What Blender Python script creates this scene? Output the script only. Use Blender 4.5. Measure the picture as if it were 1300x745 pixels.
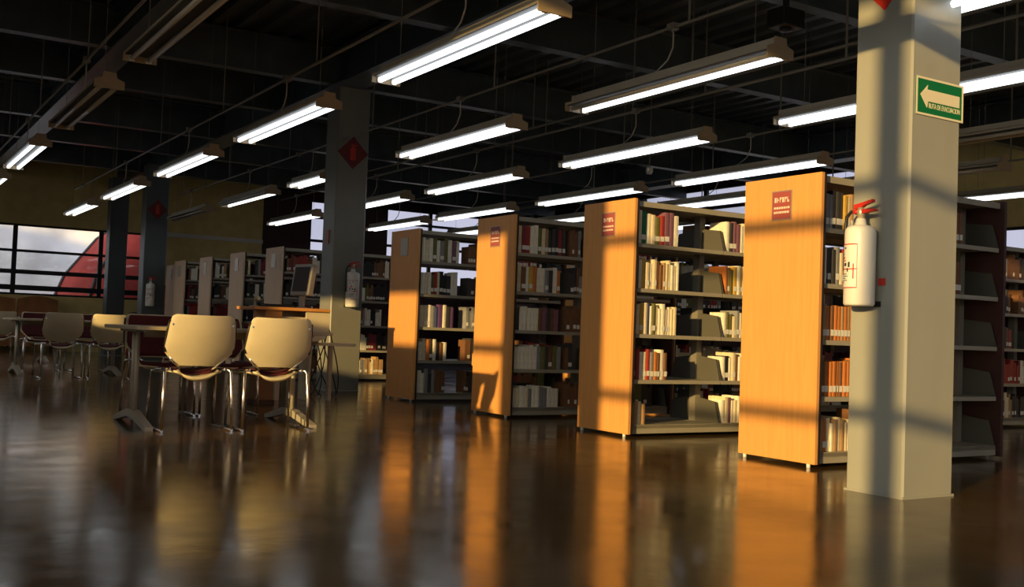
import bpy, bmesh, math, random
from mathutils import Vector, Matrix
R = math.radians
for o in list(bpy.data.objects): bpy.data.objects.remove(o)
scene = bpy.context.scene
COL = scene.collection

# ---------------------------------------------------------------- camera
CAM_H = 0.835
YAW, PITCH, ROLL, FPX = R(58.006), R(2.123), R(2.12), 1347.33
fw = Vector((math.cos(PITCH)*math.cos(YAW), math.cos(PITCH)*math.sin(YAW), math.sin(PITCH)))
rt = Vector((math.sin(YAW), -math.cos(YAW), 0)); up = rt.cross(fw)
cr, sr = math.cos(ROLL), math.sin(ROLL)
r2 = cr*rt + sr*up; u2 = -sr*rt + cr*up
cam_data = bpy.data.cameras.new('camera'); cam = bpy.data.objects.new('camera', cam_data); COL.objects.link(cam)
M = Matrix((r2, u2, -fw)).transposed().to_4x4(); M.translation = Vector((0, 0, CAM_H))
cam.matrix_world = M
cam_data.sensor_fit = 'HORIZONTAL'; cam_data.sensor_width = 36; cam_data.lens = FPX/1300*36
cam_data.clip_start = 0.05; cam_data.clip_end = 300
scene.camera = cam

# ---------------------------------------------------------------- sky, sun, exposure
vs = scene.view_settings
vs.view_transform = 'Standard'; vs.look = 'None'; vs.exposure = 0.0; vs.gamma = 1.0; vs.use_curve_mapping = False
SUN_AZ, SUN_EL = R(24.0), R(9.0)
sun_d = bpy.data.lights.new('sun', 'SUN'); sun = bpy.data.objects.new('sun', sun_d); COL.objects.link(sun)
sun_d.energy = 6.2; sun_d.color = (1.0, 0.65, 0.24); sun_d.angle = R(0.95)
sun.location = (-20, -8, 6)
sun.rotation_euler = Vector((math.cos(SUN_EL)*math.cos(SUN_AZ), math.cos(SUN_EL)*math.sin(SUN_AZ), -math.sin(SUN_EL))).to_track_quat('-Z', 'Y').to_euler()
world = bpy.data.worlds.new('dusk_sky'); scene.world = world; world.use_nodes = True
wn, wl = world.node_tree.nodes, world.node_tree.links; wn.clear()
wo = wn.new('ShaderNodeOutputWorld'); wb = wn.new('ShaderNodeBackground')
tc = wn.new('ShaderNodeTexCoord'); sx = wn.new('ShaderNodeSeparateXYZ'); rp = wn.new('ShaderNodeValToRGB')
wl.new(tc.outputs['Generated'], sx.inputs[0]); wl.new(sx.outputs['Z'], rp.inputs[0])
rp.color_ramp.elements[0].position = 0.0; rp.color_ramp.elements[0].color = (0.66, 0.64, 0.80, 1)
rp.color_ramp.elements[1].position = 0.6; rp.color_ramp.elements[1].color = (0.36, 0.42, 0.62, 1)
# warm haze on the sun's side of the sky, lavender dusk opposite
az = wn.new('ShaderNodeVectorMath'); az.operation = 'DOT_PRODUCT'; az.inputs[1].default_value = (-math.cos(SUN_AZ), -math.sin(SUN_AZ), 0)
mrz = wn.new('ShaderNodeMapRange'); mrz.inputs['From Min'].default_value = .0; mrz.inputs['From Max'].default_value = .95
mxz = wn.new('ShaderNodeMixRGB'); mxz.inputs[2].default_value = (2.5, 2.4, 2.15, 1)
wl.new(tc.outputs['Generated'], az.inputs[0]); wl.new(az.outputs['Value'], mrz.inputs[0]); wl.new(mrz.outputs[0], mxz.inputs[0])
wl.new(rp.outputs[0], mxz.inputs[1]); wl.new(mxz.outputs[0], wb.inputs[0]); wb.inputs[1].default_value = 1.0
wl.new(wb.outputs[0], wo.inputs[0])
TUBE_RADIANCE = 3.0

# ---------------------------------------------------------------- materials
def lin(c):
    return tuple(((x/255)/12.92 if x/255 <= .04045 else ((x/255+.055)/1.055)**2.4) for x in c)
def mat(name, col, rough=.5, metal=0., var=0., scale=8., stretch=(1, 1, 1), bump=0., spec=.5, rough_var=0.):
    m = bpy.data.materials.new(name); m.use_nodes = True
    nt = m.node_tree; b = nt.nodes['Principled BSDF']
    b.inputs['Base Color'].default_value = (*col, 1); b.inputs['Roughness'].default_value = rough
    b.inputs['Metallic'].default_value = metal; b.inputs['Specular IOR Level'].default_value = spec
    if var or bump or rough_var:
        t = nt.nodes.new('ShaderNodeTexCoord'); mp = nt.nodes.new('ShaderNodeMapping'); n = nt.nodes.new('ShaderNodeTexNoise')
        mp.inputs['Scale'].default_value = stretch; n.inputs['Scale'].default_value = scale; n.inputs['Detail'].default_value = 5
        nt.links.new(t.outputs['Object'], mp.inputs[0]); nt.links.new(mp.outputs[0], n.inputs[0])
        if var:
            r = nt.nodes.new('ShaderNodeValToRGB'); e = r.color_ramp.elements
            e[0].position = .3; e[1].position = .7
            e[0].color = (*[max(0, c*(1-var)) for c in col], 1); e[1].color = (*[min(1, c*(1+var)) for c in col], 1)
            nt.links.new(n.outputs[0], r.inputs[0]); nt.links.new(r.outputs[0], b.inputs['Base Color'])
        if rough_var:
            mr = nt.nodes.new('ShaderNodeMapRange'); mr.inputs['To Min'].default_value = rough-rough_var; mr.inputs['To Max'].default_value = rough+rough_var
            nt.links.new(n.outputs[0], mr.inputs[0]); nt.links.new(mr.outputs[0], b.inputs['Roughness'])
        if bump:
            bp = nt.nodes.new('ShaderNodeBump'); bp.inputs['Strength'].default_value = bump; bp.inputs['Distance'].default_value = .01
            nt.links.new(n.outputs[0], bp.inputs['Height']); nt.links.new(bp.outputs[0], b.inputs['Normal'])
    return m
def emit(name, col, s):
    m = bpy.data.materials.new(name); m.use_nodes = True; nt = m.node_tree; nt.nodes.clear()
    o = nt.nodes.new('ShaderNodeOutputMaterial'); e = nt.nodes.new('ShaderNodeEmission')
    e.inputs[0].default_value = (*col, 1); e.inputs[1].default_value = s; nt.links.new(e.outputs[0], o.inputs[0]); return m
def glass(name):
    m = bpy.data.materials.new(name); m.use_nodes = True; nt = m.node_tree; nt.nodes.clear()
    o = nt.nodes.new('ShaderNodeOutputMaterial'); mx = nt.nodes.new('ShaderNodeMixShader'); f = nt.nodes.new('ShaderNodeFresnel')
    t = nt.nodes.new('ShaderNodeBsdfTransparent'); g = nt.nodes.new('ShaderNodeBsdfGlossy'); g.inputs['Roughness'].default_value = .02
    t.inputs[0].default_value = (.96, .97, .97, 1); f.inputs[0].default_value = 1.25
    nt.links.new(f.outputs[0], mx.inputs[0]); nt.links.new(t.outputs[0], mx.inputs[1]); nt.links.new(g.outputs[0], mx.inputs[2]); nt.links.new(mx.outputs[0], o.inputs[0]); return m

def floor_mat():
    m = mat('polished_floor', (.06, .043, .02), .2)
    nt = m.node_tree; b = nt.nodes['Principled BSDF']; b.inputs['IOR'].default_value = 1.52; b.inputs['Specular IOR Level'].default_value = .40
    t = nt.nodes.new('ShaderNodeTexCoord')
    n = nt.nodes.new('ShaderNodeTexNoise'); n.inputs['Scale'].default_value = .9; n.inputs['Detail'].default_value = 7; n.inputs['Roughness'].default_value = .6
    nt.links.new(t.outputs['Object'], n.inputs[0])
    r = nt.nodes.new('ShaderNodeValToRGB'); r.color_ramp.elements[0].position = .3; r.color_ramp.elements[1].position = .72
    r.color_ramp.elements[0].color = (.075, .044, .013, 1); r.color_ramp.elements[1].color = (.125, .075, .022, 1)
    nt.links.new(n.outputs[0], r.inputs[0]); nt.links.new(r.outputs[0], b.inputs['Base Color'])
    n2 = nt.nodes.new('ShaderNodeTexNoise'); n2.inputs['Scale'].default_value = 3; n2.inputs['Detail'].default_value = 6
    nt.links.new(t.outputs['Object'], n2.inputs[0])
    mr = nt.nodes.new('ShaderNodeMapRange'); mr.inputs['From Min'].default_value = .3; mr.inputs['From Max'].default_value = .7
    mr.inputs['To Min'].default_value = .11; mr.inputs['To Max'].default_value = .2
    nt.links.new(n2.outputs[0], mr.inputs[0]); nt.links.new(mr.outputs[0], b.inputs['Roughness'])
    n3 = nt.nodes.new('ShaderNodeTexNoise'); n3.inputs['Scale'].default_value = 5; n3.inputs['Detail'].default_value = 3
    nt.links.new(t.outputs['Object'], n3.inputs[0])
    bp = nt.nodes.new('ShaderNodeBump'); bp.inputs['Strength'].default_value = .12; bp.inputs['Distance'].default_value = .01
    nt.links.new(n3.outputs[0], bp.inputs['Height']); nt.links.new(bp.outputs[0], b.inputs['Normal'])
    return m

m_floor = floor_mat()
m_deck = mat('dark_steel_deck', (.07, .085, .09), .3, var=.25, scale=2)
m_steel = mat('dark_painted_steel', (.085, .11, .125), .28, var=.2, scale=3)
m_ochre = mat('ochre_plaster', (.78, .61, .24), .85, var=.1, scale=3)
m_brown = mat('dark_brown_panelling', (.055, .018, .012), .6, var=.25, scale=3, stretch=(6, 6, .5))
m_outer = mat('grey_concrete', (.25, .24, .22), .9, var=.15, scale=2)
m_frame = mat('black_window_frame', (.01, .01, .011), .5)
m_glass = glass('window_glass')
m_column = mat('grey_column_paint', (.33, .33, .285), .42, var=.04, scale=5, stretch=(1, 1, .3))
m_column_half_dim = mat('half_dimmed_column_paint', (.22, .22, .19), .42, var=.04, scale=5)  # column paint darkened for the weaker light on the middle column
m_bracket = mat('shade_toned_bracket_steel', (.10, .095, .075), .5)  # shelf grey darkened to stand in for the shade behind the books
m_refl = mat('lamp_reflector', (.10, .10, .10), .6)
m_brown_wood = mat('brown_pedestal_wood', (.22, .10, .03), .5, var=.15, scale=5)
m_maple = mat('maple_laminate', (.74, .35, .10), .45, var=.07, scale=5, stretch=(7, 7, .5), bump=.02)
m_maple_dim = mat('pale_beech_laminate', (.82, .57, .36), .5, var=.07, scale=5, stretch=(7, 7, .5))
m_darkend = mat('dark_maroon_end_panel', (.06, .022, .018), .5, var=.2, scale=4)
m_shelf = mat('grey_shelf_steel', (.34, .31, .24), .45, var=.06, scale=6)
m_shelf_dark = mat('shelf_post_steel', (.22, .20, .16), .45)
m_edge = mat('dark_panel_edge', (.02, .012, .008), .6)
m_white = mat('white_enamel', (.78, .76, .70), .4)
m_fix = mat('cream_lamp_housing', (.46, .41, .32), .45, var=.05, scale=6)
m_cap = mat('tan_lamp_end_cap', (.40, .30, .18), .5)
m_tube = emit('lit_fluorescent_tube', (.93, .97, 1.0), TUBE_RADIANCE)
m_tube_off = mat('unlit_tube_glass', (.62, .58, .48), .25)
m_chrome = mat('chrome', (.78, .76, .73), .14, 1.)
m_shell = mat('tan_moulded_plastic', (.66, .57, .38), .42, var=.05, scale=6)
m_black = mat('black_plastic', (.012, .012, .012), .45)
m_red_fab = mat('dark_red_upholstery', (.085, .007, .010), .85, var=.25, scale=60)
m_tabletop = mat('beige_laminate_top', (.50, .41, .27), .4, var=.05, scale=5)
m_tableleg = mat('greige_table_leg', (.46, .42, .33), .35, .2)
m_red = mat('signal_red', (.60, .035, .018), .4)
m_red_dark = mat('extinguisher_red', (.52, .03, .02), .35)
m_green = mat('sign_green', (.004, .16, .05), .45)
m_cream = mat('cream_print', (.80, .72, .50), .5)
m_pink = mat('plaque_red_print', (.36, .085, .075), .4)
m_plate = mat('brushed_plaque_metal', (.52, .46, .36), .35, .5)
m_letter = mat('white_lettering', (.82, .66, .55), .5)
m_inkk = mat('black_print', (.03, .03, .03), .6)
m_orange_wood = mat('orange_counter_wood', (.62, .27, .06), .4, var=.15, scale=5, stretch=(.6, 6, 6))
m_screen = mat('grey_blank_screen', (.06, .05, .05), .6, spec=.2)
m_monitor = mat('beige_monitor_plastic', (.36, .33, .28), .5)
m_board = mat('reddish_brown_board', (.42, .17, .05), .6, var=.2, scale=4)
m_canvas = mat('cream_canvas', (.74, .76, .80), .9, var=.22, scale=.7, bump=.2)
m_tent = mat('red_tent_fabric', (.45, .045, .035), .8, var=.25, scale=2)
m_tentedge = mat('slate_tent_hem', (.10, .11, .13), .8)
m_ground = mat('paving', (.30, .27, .23), .9, var=.2, scale=.8)
m_page = mat('book_pages', (.72, .64, .46), .8)
m_label = mat('white_spine_sticker', (.82, .79, .70), .6)
BOOKC = dict(cream=(.80, .67, .43), ivory=(.86, .80, .64), grey=(.26, .26, .26), charcoal=(.045, .042, .04), black=(.014, .013, .013),
             red=(.36, .035, .025), crimson=(.22, .02, .03), brown=(.19, .085, .035), tan=(.42, .25, .11), orange=(.55, .18, .035),
             yellow=(.62, .37, .05), olive=(.15, .14, .035), green=(.015, .17, .06), blue=(.045, .07, .20), mauve=(.22, .09, .13), purple=(.12, .05, .16))
m_book = {k: mat(k+'_book_cloth', v, .6, var=.12, scale=30) for k, v in BOOKC.items()}

# ---------------------------------------------------------------- mesh helpers
class MB:
    def __init__(s): s.v, s.f, s.mi = [], [], []; s.smooth = []
    def add(s, vs, fs, mi=0, smooth=False):
        n = len(s.v); s.v += [tuple(v) for v in vs]
        for f in fs: s.f.append(tuple(i+n for i in f)); s.mi.append(mi); s.smooth.append(smooth)
        return s
    def box(s, x0, x1, y0, y1, z0, z1, mi=0):
        return s.add([(x0, y0, z0), (x1, y0, z0), (x1, y1, z0), (x0, y1, z0), (x0, y0, z1), (x1, y0, z1), (x1, y1, z1), (x0, y1, z1)],
                     [(0, 3, 2, 1), (4, 5, 6, 7), (0, 1, 5, 4), (1, 2, 6, 5), (2, 3, 7, 6), (3, 0, 4, 7)], mi)
    def prism(s, pts, a0, a1, axis='y', mi=0):
        # polygon pts (p,q) extruded along axis
        n = len(pts)
        def P(p, q, a): return {'y': (p, a, q), 'x': (a, p, q), 'z': (p, q, a)}[axis]
        vs = [P(p, q, a0) for p, q in pts]+[P(p, q, a1) for p, q in pts]
        fs = [tuple(range(n)), tuple(range(2*n-1, n-1, -1))]+[(i, (i+1) % n, n+(i+1) % n, n+i) for i in range(n)]
        return s.add(vs, fs, mi)
    def tube(s, pts, r, n=8, mi=0, cap=True):
        pts = [Vector(p) for p in pts]; rings = []
        prev = None
        for i, p in enumerate(pts):
            d = (pts[min(i+1, len(pts)-1)]-pts[max(i-1, 0)]).normalized()
            a = prev if prev is not None else (Vector((0, 0, 1)) if abs(d.z) < .9 else Vector((1, 0, 0)))
            x = (a-d*a.dot(d)).normalized(); y = d.cross(x); prev = x
            rr = r[i] if isinstance(r, (list, tuple)) else r
            rings.append([p+x*rr*math.cos(2*math.pi*k/n)+y*rr*math.sin(2*math.pi*k/n) for k in range(n)])
        vs = [v for rg in rings for v in rg]; fs = []
        for i in range(len(pts)-1):
            for k in range(n): fs.append((i*n+k, i*n+(k+1) % n, (i+1)*n+(k+1) % n, (i+1)*n+k))
        s.add(vs, fs, mi, True)
        if cap:
            m = len(s.v)-len(vs); s.f += [tuple(m+k for k in reversed(range(n))), tuple(m+(len(pts)-1)*n+k for k in range(n))]
            s.mi += [mi, mi]; s.smooth += [False, False]
        return s
    def lathe(s, prof, n=24, mi=0, c=(0, 0, 0)):
        vs = [(c[0]+r*math.cos(2*math.pi*k/n), c[1]+r*math.sin(2*math.pi*k/n), c[2]+z) for r, z in prof for k in range(n)]
        fs = [(i*n+k, i*n+(k+1) % n, (i+1)*n+(k+1) % n, (i+1)*n+k) for i in range(len(prof)-1) for k in range(n)]
        return s.add(vs, fs, mi, True)
    def mesh(s, name, mats):
        me = bpy.data.meshes.new(name); me.from_pydata(s.v, [], s.f)
        for m in (mats if isinstance(mats, (list, tuple)) else [mats]): me.materials.append(m)
        me.polygons.foreach_set('material_index', s.mi); me.polygons.foreach_set('use_smooth', s.smooth)
        me.update()
        bm = bmesh.new(); bm.from_mesh(me); bmesh.ops.recalc_face_normals(bm, faces=bm.faces); bm.to_mesh(me); bm.free()
        return me
    def build(s, name, mats, parent=None, loc=None):
        return link(name, s.mesh(name, mats), parent, loc)
def link(name, me, parent=None, loc=None):
    o = bpy.data.objects.new(name, me); COL.objects.link(o)
    if parent: o.parent = parent
    if loc: o.location = loc
    return o
def tag(o, label=None, cat=None, group=None, kind=None):
    if label: o['label'] = label
    if cat: o['category'] = cat
    if group: o['group'] = group
    if kind: o['kind'] = kind
    return o
def thing(name, label, cat, loc=(0, 0, 0), rz=0, group=None):
    o = bpy.data.objects.new(name, None); COL.objects.link(o); o.location = loc; o.rotation_euler = (0, 0, rz); o.empty_display_size = .1
    return tag(o, label, cat, group)
def bevel(o, w=.004, seg=2):
    md = o.modifiers.new('bevel', 'BEVEL'); md.width = w; md.segments = seg; md.limit_method = 'ANGLE'; md.angle_limit = R(40); return o
def dup(root, loc, rz=None, label=None, group=None):
    r = root.copy(); COL.objects.link(r); r.location = loc
    if rz is not None: r.rotation_euler = (0, 0, rz)
    if label: r['label'] = label
    if group: r['group'] = group
    def rec(a, b):
        for ch in list(a.children):
            c = ch.copy(); COL.objects.link(c); c.parent = b; rec(ch, c)
    rec(root, r)
    return r
def struct(name, mb, m): return tag(mb.build(name, m), kind='structure')

# ================================================================ SETTING
X0, X1, Y0, Y1, ZC = -1.2, 16.0, -6.0, 27.0, 4.5
struct('floor', MB().box(X0-.3, X1+.3, Y0-.3, Y1+.3, -.12, 0), m_floor)
struct('ground', MB().box(-80, 90, -80, 120, -.4, -.25), m_ground)
# ribbed deck: ribs run along y in the near bay, along x in the bays beyond the second row of beams
dk = MB(); pitch = .3
def ribprof(a0, a1):
    pts = []; a = a0
    while a < a1:
        pts += [(a, ZC), (a+.11, ZC), (a+.15, ZC+.06), (a+.26, ZC+.06)]; a += pitch
    pts += [(a1, ZC), (a1, ZC+.12), (a0, ZC+.12)]
    return pts
def deck(axis, a0, a1, b0, b1):
    pts = ribprof(a0, a1); k = len(pts)-3
    top = ZC+.12
    def P(p, q, b): return (p, b, q) if axis == 'y' else (b, p, q)
    vs = [P(p, q, b0) for p, q in pts[:k+1]]+[P(p, q, b1) for p, q in pts[:k+1]]
    n = k+1
    dk.add(vs, [(i, i+1, n+i+1, n+i) for i in range(k)])
    lo, hi = P(a0, top, b0), P(a1, top, b1)
    dk.box(min(lo[0], hi[0]), max(lo[0], hi[0]), min(lo[1], hi[1]), max(lo[1], hi[1]), top, top+.05)
deck('y', X0-.3, X1+.3, Y0-.3, 13.05)
deck('x', 13.05, Y1+.3, X0-.3, X1+.3)
struct('ceiling', dk, m_deck)

# --- window wall behind the reading tables' far side (y = 27)
def wall_y(name, y, segs, m):
    mb = MB()
    for s in segs: mb.box(s[0], s[1], y, y+.25, s[2], s[3])
    return struct(name, mb, m)
wall_y('wall_back', Y1, [(X0-.3, 6.5, 2.95, ZC+.1), (6.5, 9.1, 0, ZC+.1), (X0-.3, 6.5, 0, 1.30)], m_ochre)
wall_y('wall_back_brown', Y1, [(9.1, 10.4, 0, ZC+.1), (12.0, 12.65, 0, ZC+.1), (10.4, 12.0, 0, 2.1), (12.65, X1+.3, 0, 2.1), (10.4, 12.0, 4.2, ZC+.1), (12.65, X1+.3, 4.2, ZC+.1)], m_brown)
def window_y(name, y, x0, x1, z0, z1, vx, hz, t=.045, d=.08):
    fr = MB()
    w = tag(MB().box(x0, x1, y+.02, y+.02+d, z1-t, z1).box(x0, x1, y+.02, y+.02+d, z0, z0+t).box(x0, x0+t, y+.02, y+.02+d, z0+t, z1-t).box(x1-t, x1, y+.02, y+.02+d, z0+t, z1-t).build(name, m_frame), kind='structure')
    for x, tt in vx: MB().box(x-tt/2, x+tt/2, y+.025, y+.095, z0+t, z1-t).build('mullion', m_frame, w)
    xs = [x0+t]+[v for x, tt in vx for v in (x-tt/2, x+tt/2)]+[x1-t]
    zs = [z0+t]+[v for z, tt in hz for v in (z-tt/2, z+tt/2)]+[z1-t]
    for i in range(0, len(xs), 2):
        for z, tt in hz: MB().box(xs[i], xs[i+1], y+.03, y+.09, z-tt/2, z+tt/2).build('transom', m_frame, w)
        for j in range(0, len(zs), 2): MB().box(xs[i]-.004, xs[i+1]+.004, y+.057, y+.063, zs[j]-.004, zs[j+1]+.004).build('pane', m_glass, w)
    return w
window_y('window_1', Y1, X0, 6.5, 1.30, 2.95, [(.1, .1), (3.22, .1), (5.12, .1)], [(2.33, .06), (1.84, .1), (1.47, .12)])
window_y('window_2', Y1, 10.4, 12.0, 2.1, 4.2, [], [(3.75, .07), (3.12, .07)])
window_y('window_3', Y1, 12.65, X1, 2.1, 4.2, [(14.05, .1)], [(3.8, .07), (3.15, .07)])
struct('trim_1', MB().box(6.45, 9.1, Y1-.06, Y1, 2.92, 3.02), m_white)

# --- right wall (x = 16)
wr = MB()
for y0, y1, z0, z1 in [(Y0-.3, 12.6, 2.86, ZC+.1), (Y0-.3, 12.6, 0, 1.4)]: wr.box(X1, X1+.25, y0, y1, z0, z1)
struct('wall_right', wr, m_ochre)
wr = MB()
for y0, y1, z0, z1 in [(12.6, 13.2, 0, ZC+.1), (13.2, Y1, 0, 2.1), (13.2, Y1, 4.2, ZC+.1), (20.0, 20.6, 2.1, 4.2)]: wr.box(X1, X1+.25, y0, y1, z0, z1)
struct('wall_right_brown', wr, m_brown)
def window_x(name, x, y0, y1, z0, z1, vy, hz, t=.045):
    a, b = x+.02, x+.10
    w = tag(MB().box(a, b, y0, y1, z1-t, z1).box(a, b, y0, y1, z0, z0+t).box(a, b, y0, y0+t, z0+t, z1-t).box(a, b, y1-t, y1, z0+t, z1-t).build(name, m_frame), kind='structure')
    for y, tt in vy: MB().box(a+.005, b-.005, y-tt/2, y+tt/2, z0+t, z1-t).build('mullion', m_frame, w)
    ys = [y0+t]+[v for y, tt in vy for v in (y-tt/2, y+tt/2)]+[y1-t]
    zs = [z0+t]+[v for z, tt in hz for v in (z-tt/2, z+tt/2)]+[z1-t]
    for i in range(0, len(ys), 2):
        for z, tt in hz: MB().box(a+.01, b-.01, ys[i], ys[i+1], z-tt/2, z+tt/2).build('transom', m_frame, w)
        for j in range(0, len(zs), 2): MB().box((a+b)/2-.003, (a+b)/2+.003, ys[i]-.004, ys[i+1]+.004, zs[j]-.004, zs[j+1]+.004).build('pane', m_glass, w)
    return w
window_x('window_4', X1, Y0, 12.6, 1.4, 2.86, [(y, .08) for y in (-3, 0, 3, 6, 9)], [(2.33, .06), (1.84, .08)])
window_x('window_5', X1, 13.2, 20.0, 2.1, 4.2, [(15.4, .1), (17.7, .1)], [(3.75, .07), (3.12, .07)])
window_x('window_6', X1, 20.6, Y1, 2.1, 4.2, [(22.7, .1), (24.8, .1)], [(3.75, .07), (3.12, .07)])

# --- sun-side wall (x = -1.2), just left of the camera's view: sill, piers and glazed bays
wf = MB()
TOP = ZC+.1
for y0, y1, z0, z1 in [(Y0-.3, -4.4, 0, TOP), (-4.4, 4.365, 0, .86), (1.13, 1.25, .86, TOP), (-1.7, -1.55, .86, TOP), (4.365, 4.66, 0, TOP),
                       (4.66, 4.80, 0, .6), (4.66, 4.80, 1.4, TOP), (4.80, 5.92, 0, TOP), (5.92, 6.74, 3.0, TOP), (6.74, 7.35, 0, TOP),
                       (7.35, 8.75, 0, 1.8), (7.35, 8.75, 2.45, TOP), (8.75, 9.3, 0, TOP), (9.3, 10.4, 0, 1.38), (9.3, 10.4, 2.35, TOP),
                       (10.4, 11.35, 0, TOP), (11.35, 11.95, 0, 1.48), (11.35, 11.95, 2.0, TOP), (11.95, 13.12, 0, TOP), (13.12, 13.45, 0, 1.42), (13.12, 13.45, 1.75, TOP),
                       (13.45, 14.2, 0, TOP), (14.2, 26.0, 0, 1.7), (14.2, 26.0, 3.7, TOP), (18.0, 18.3, 1.7, 3.7), (22.0, 22.3, 1.7, 3.7), (26.0, Y1+.3, 0, TOP), (-4.4, 4.365, 3.93, TOP)]:
    wf.box(X0-.10, X0, y0, y1, z0, z1)
struct('wall_left', wf, m_outer)
hzL = [(1.52, .085), (2.83, .09), (3.72, .13)]
def window_l(name, y0, y1, z0, z1, hz, vy=[], t=.025):
    a, b = X0-.08, X0-.02
    w = tag(MB().box(a, b, y0, y1, z1-t, z1).box(a, b, y0, y1, z0, z0+t).box(a, b, y0, y0+t, z0+t, z1-t).box(a, b, y1-t, y1, z0+t, z1-t).build(name, m_frame), kind='structure')
    zs = [z0+t]+[v for z, tt in hz for v in (z-tt/2, z+tt/2)]+[z1-t]
    for z, tt in hz: MB().box(a+.01, b-.01, y0+t, y1-t, z-tt/2, z+tt/2).build('transom', m_frame, w)
    for j in range(0, len(zs), 2): MB().box((a+b)/2-.003, (a+b)/2+.003, y0+t-.004, y1-t+.004, zs[j]-.004, zs[j+1]+.004).build('pane', m_glass, w)
    return w
window_l('window_7', -4.4, -1.7, .86, 3.93, hzL)
window_l('window_8', -1.55, 1.13, .86, 3.93, hzL)
window_l('window_9', 1.25, 4.365, .86, 3.93, hzL)
window_l('window_10', 5.92, 6.74, 0, 3.0, [(1.84, .10)])
window_l('window_11', 7.35, 8.75, 1.8, 2.45, [])
window_l('window_12', 9.3, 10.4, 1.38, 2.35, [])
window_l('window_13', 13.12, 13.45, 1.42, 1.75, [])
window_l('window_14', 11.35, 11.95, 1.48, 2.0, [])
for i, (a0, a1) in enumerate(((14.2, 18.0), (18.3, 22.0), (22.3, 26.0))):
    window_l('window_%d' % (18+i), a0, a1, 1.7, 3.7, [(3.0, .09)])  # unseen bays added to bring sky light onto the far bookcase ends
window_l('window_15', 4.66, 4.80, .6, 1.4, [], t=.008)  # narrow slit added to throw a sun streak across the floor
wq = MB()
for x0, x1, z0, z1 in [(X0-.1, X1+.25, 0, .9), (X0-.1, X1+.25, 3.6, TOP), (X0-.1, 0, .9, 3.6), (5.6, 6.2, .9, 3.6), (12.0, X1+.25, .9, 3.6)]: wq.box(x0, x1, Y0-.25, Y0, z0, z1)
struct('wall_front', wq, m_ochre)
for i, (x0, x1) in enumerate(((0, 5.6), (6.2, 12.0))):
    window_y('window_%d' % (16+i), Y0-.15, x0, x1, .9, 3.6, [((x0+x1)/2, .1)], [(2.7, .07)])  # unseen windows added behind the camera, sky fill for camera-facing sides

# --- steel roof frame (part of the ceiling)
def ibeam_x(name, y, z0, z1, w=.16, x0=X0, x1=X1, t=.02):
    mb = MB().box(x0, x1, y-w/2, y+w/2, z0, z0+t).box(x0, x1, y-.012, y+.012, z0+t, z1-t).box(x0, x1, y-w/2, y+w/2, z1-t, z1)
    return tag(mb.build(name, m_steel), kind='structure')
def ibeam_y(name, x, z0, z1, w, y0=Y0, y1=Y1, t=.025):
    mb = MB().box(x-w/2, x+w/2, y0, y1, z0, z0+t).box(x-.015, x+.015, y0, y1, z0+t, z1-t).box(x-w/2, x+w/2, y0, y1, z1-t, z1)
    return tag(mb.build(name, m_steel), kind='structure')
for i, y in enumerate((1.0, 4.0, 7.0, 9.8, 13.05, 15.25, 18.3, 20.7, 23.6)):
    ibeam_x('trim_%d' % (i+2), y, 4.0, 4.49, .17)
for i, x in enumerate((2.6, 5.42, 14.2)):
    ibeam_y('trim_%d' % (i+11), x, 3.97, 4.46, .40 if i == 1 else .30)

# --- columns
def column(x, y, sx, sy, h, label, m):
    c = thing('steel_column', label, 'column', (x, y, 0), 0)
    a = .012
    sh = MB().prism([(a, 0), (sx-a, 0), (sx, a), (sx, sy-a), (sx-a, sy), (a, sy), (0, sy-a), (0, a)], 0, h, 'z').build('shaft', m, c)
    MB().box(-.006, sx+.006, -.006, sy+.006, 0, .012).build('base_seal', m_column, c)
    return c
colA = column(4.952, 3.811, .437, .393, 3.96, 'large pale grey square column in front of the nearest bookcase', m_column)
m_column_dim = mat('dimmed_column_paint', (.075, .09, .095), .4, var=.05, scale=4)  # column paint darkened and blued for the dim light at the back
colB = column(5.282, 12.857, .437, .393, 3.96, 'grey square column with red diamond sign behind the computer counter', m_column_half_dim)
colC = column(4.97, 21.9, .437, .393, 3.96, 'shade-toned blue-grey column with red diamond near the far window', m_column_dim)
colD = column(4.83, 24.6, .38, .38, 3.96, 'shade-toned blue-grey column farthest back, close to the far window wall', m_column_dim)

# ================================================================ BOOKCASES
LEV = [.10, .48, .865, 1.25, 1.63]
ROWL = 2.1; W = .72; HT = 2.0
shelf_me = MB().box(0, .985, 0, .31, -.018, 0).box(0, .985, 0, .012, -.032, -.018).mesh('shelf', m_shelf)
br_pts = [(.0, .0), (.055, .185), (.30, .215), (.30, -.0)]
bracket_me = MB().prism(br_pts, 0, .004, 'x').mesh('shelf_bracket', m_bracket)
base_me = MB().box(0, 1.99, 0, .66, .03, .10).mesh('base_plinth', m_shelf)
top_me = MB().box(0, 1.99, .02, .64, 1.965, 1.985).box(0, 1.99, .0, .02, 1.94, 1.985).box(0, 1.99, .64, .66, 1.94, 1.985).mesh('top_panel', m_shelf)
up_me = MB().box(-.03, .03, -.04, .04, .10, 1.965).mesh('upright', m_shelf_dark)
foot_me = MB().lathe([(0, 0), (.014, 0), (.014, .03), (0, .03)], 10).mesh('glide_foot', m_white)
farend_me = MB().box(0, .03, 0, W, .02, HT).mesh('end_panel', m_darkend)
edge_me = MB().box(0, .022, 0, W, .03, HT-.004).mesh('panel_backing', m_edge)
panel_me = {}
for nm, mm in (('m', m_maple), ('d', m_maple_dim)):
    panel_me[nm] = MB().box(0, .026, 0, W, .028, HT).mesh('end_panel', mm)
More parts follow.
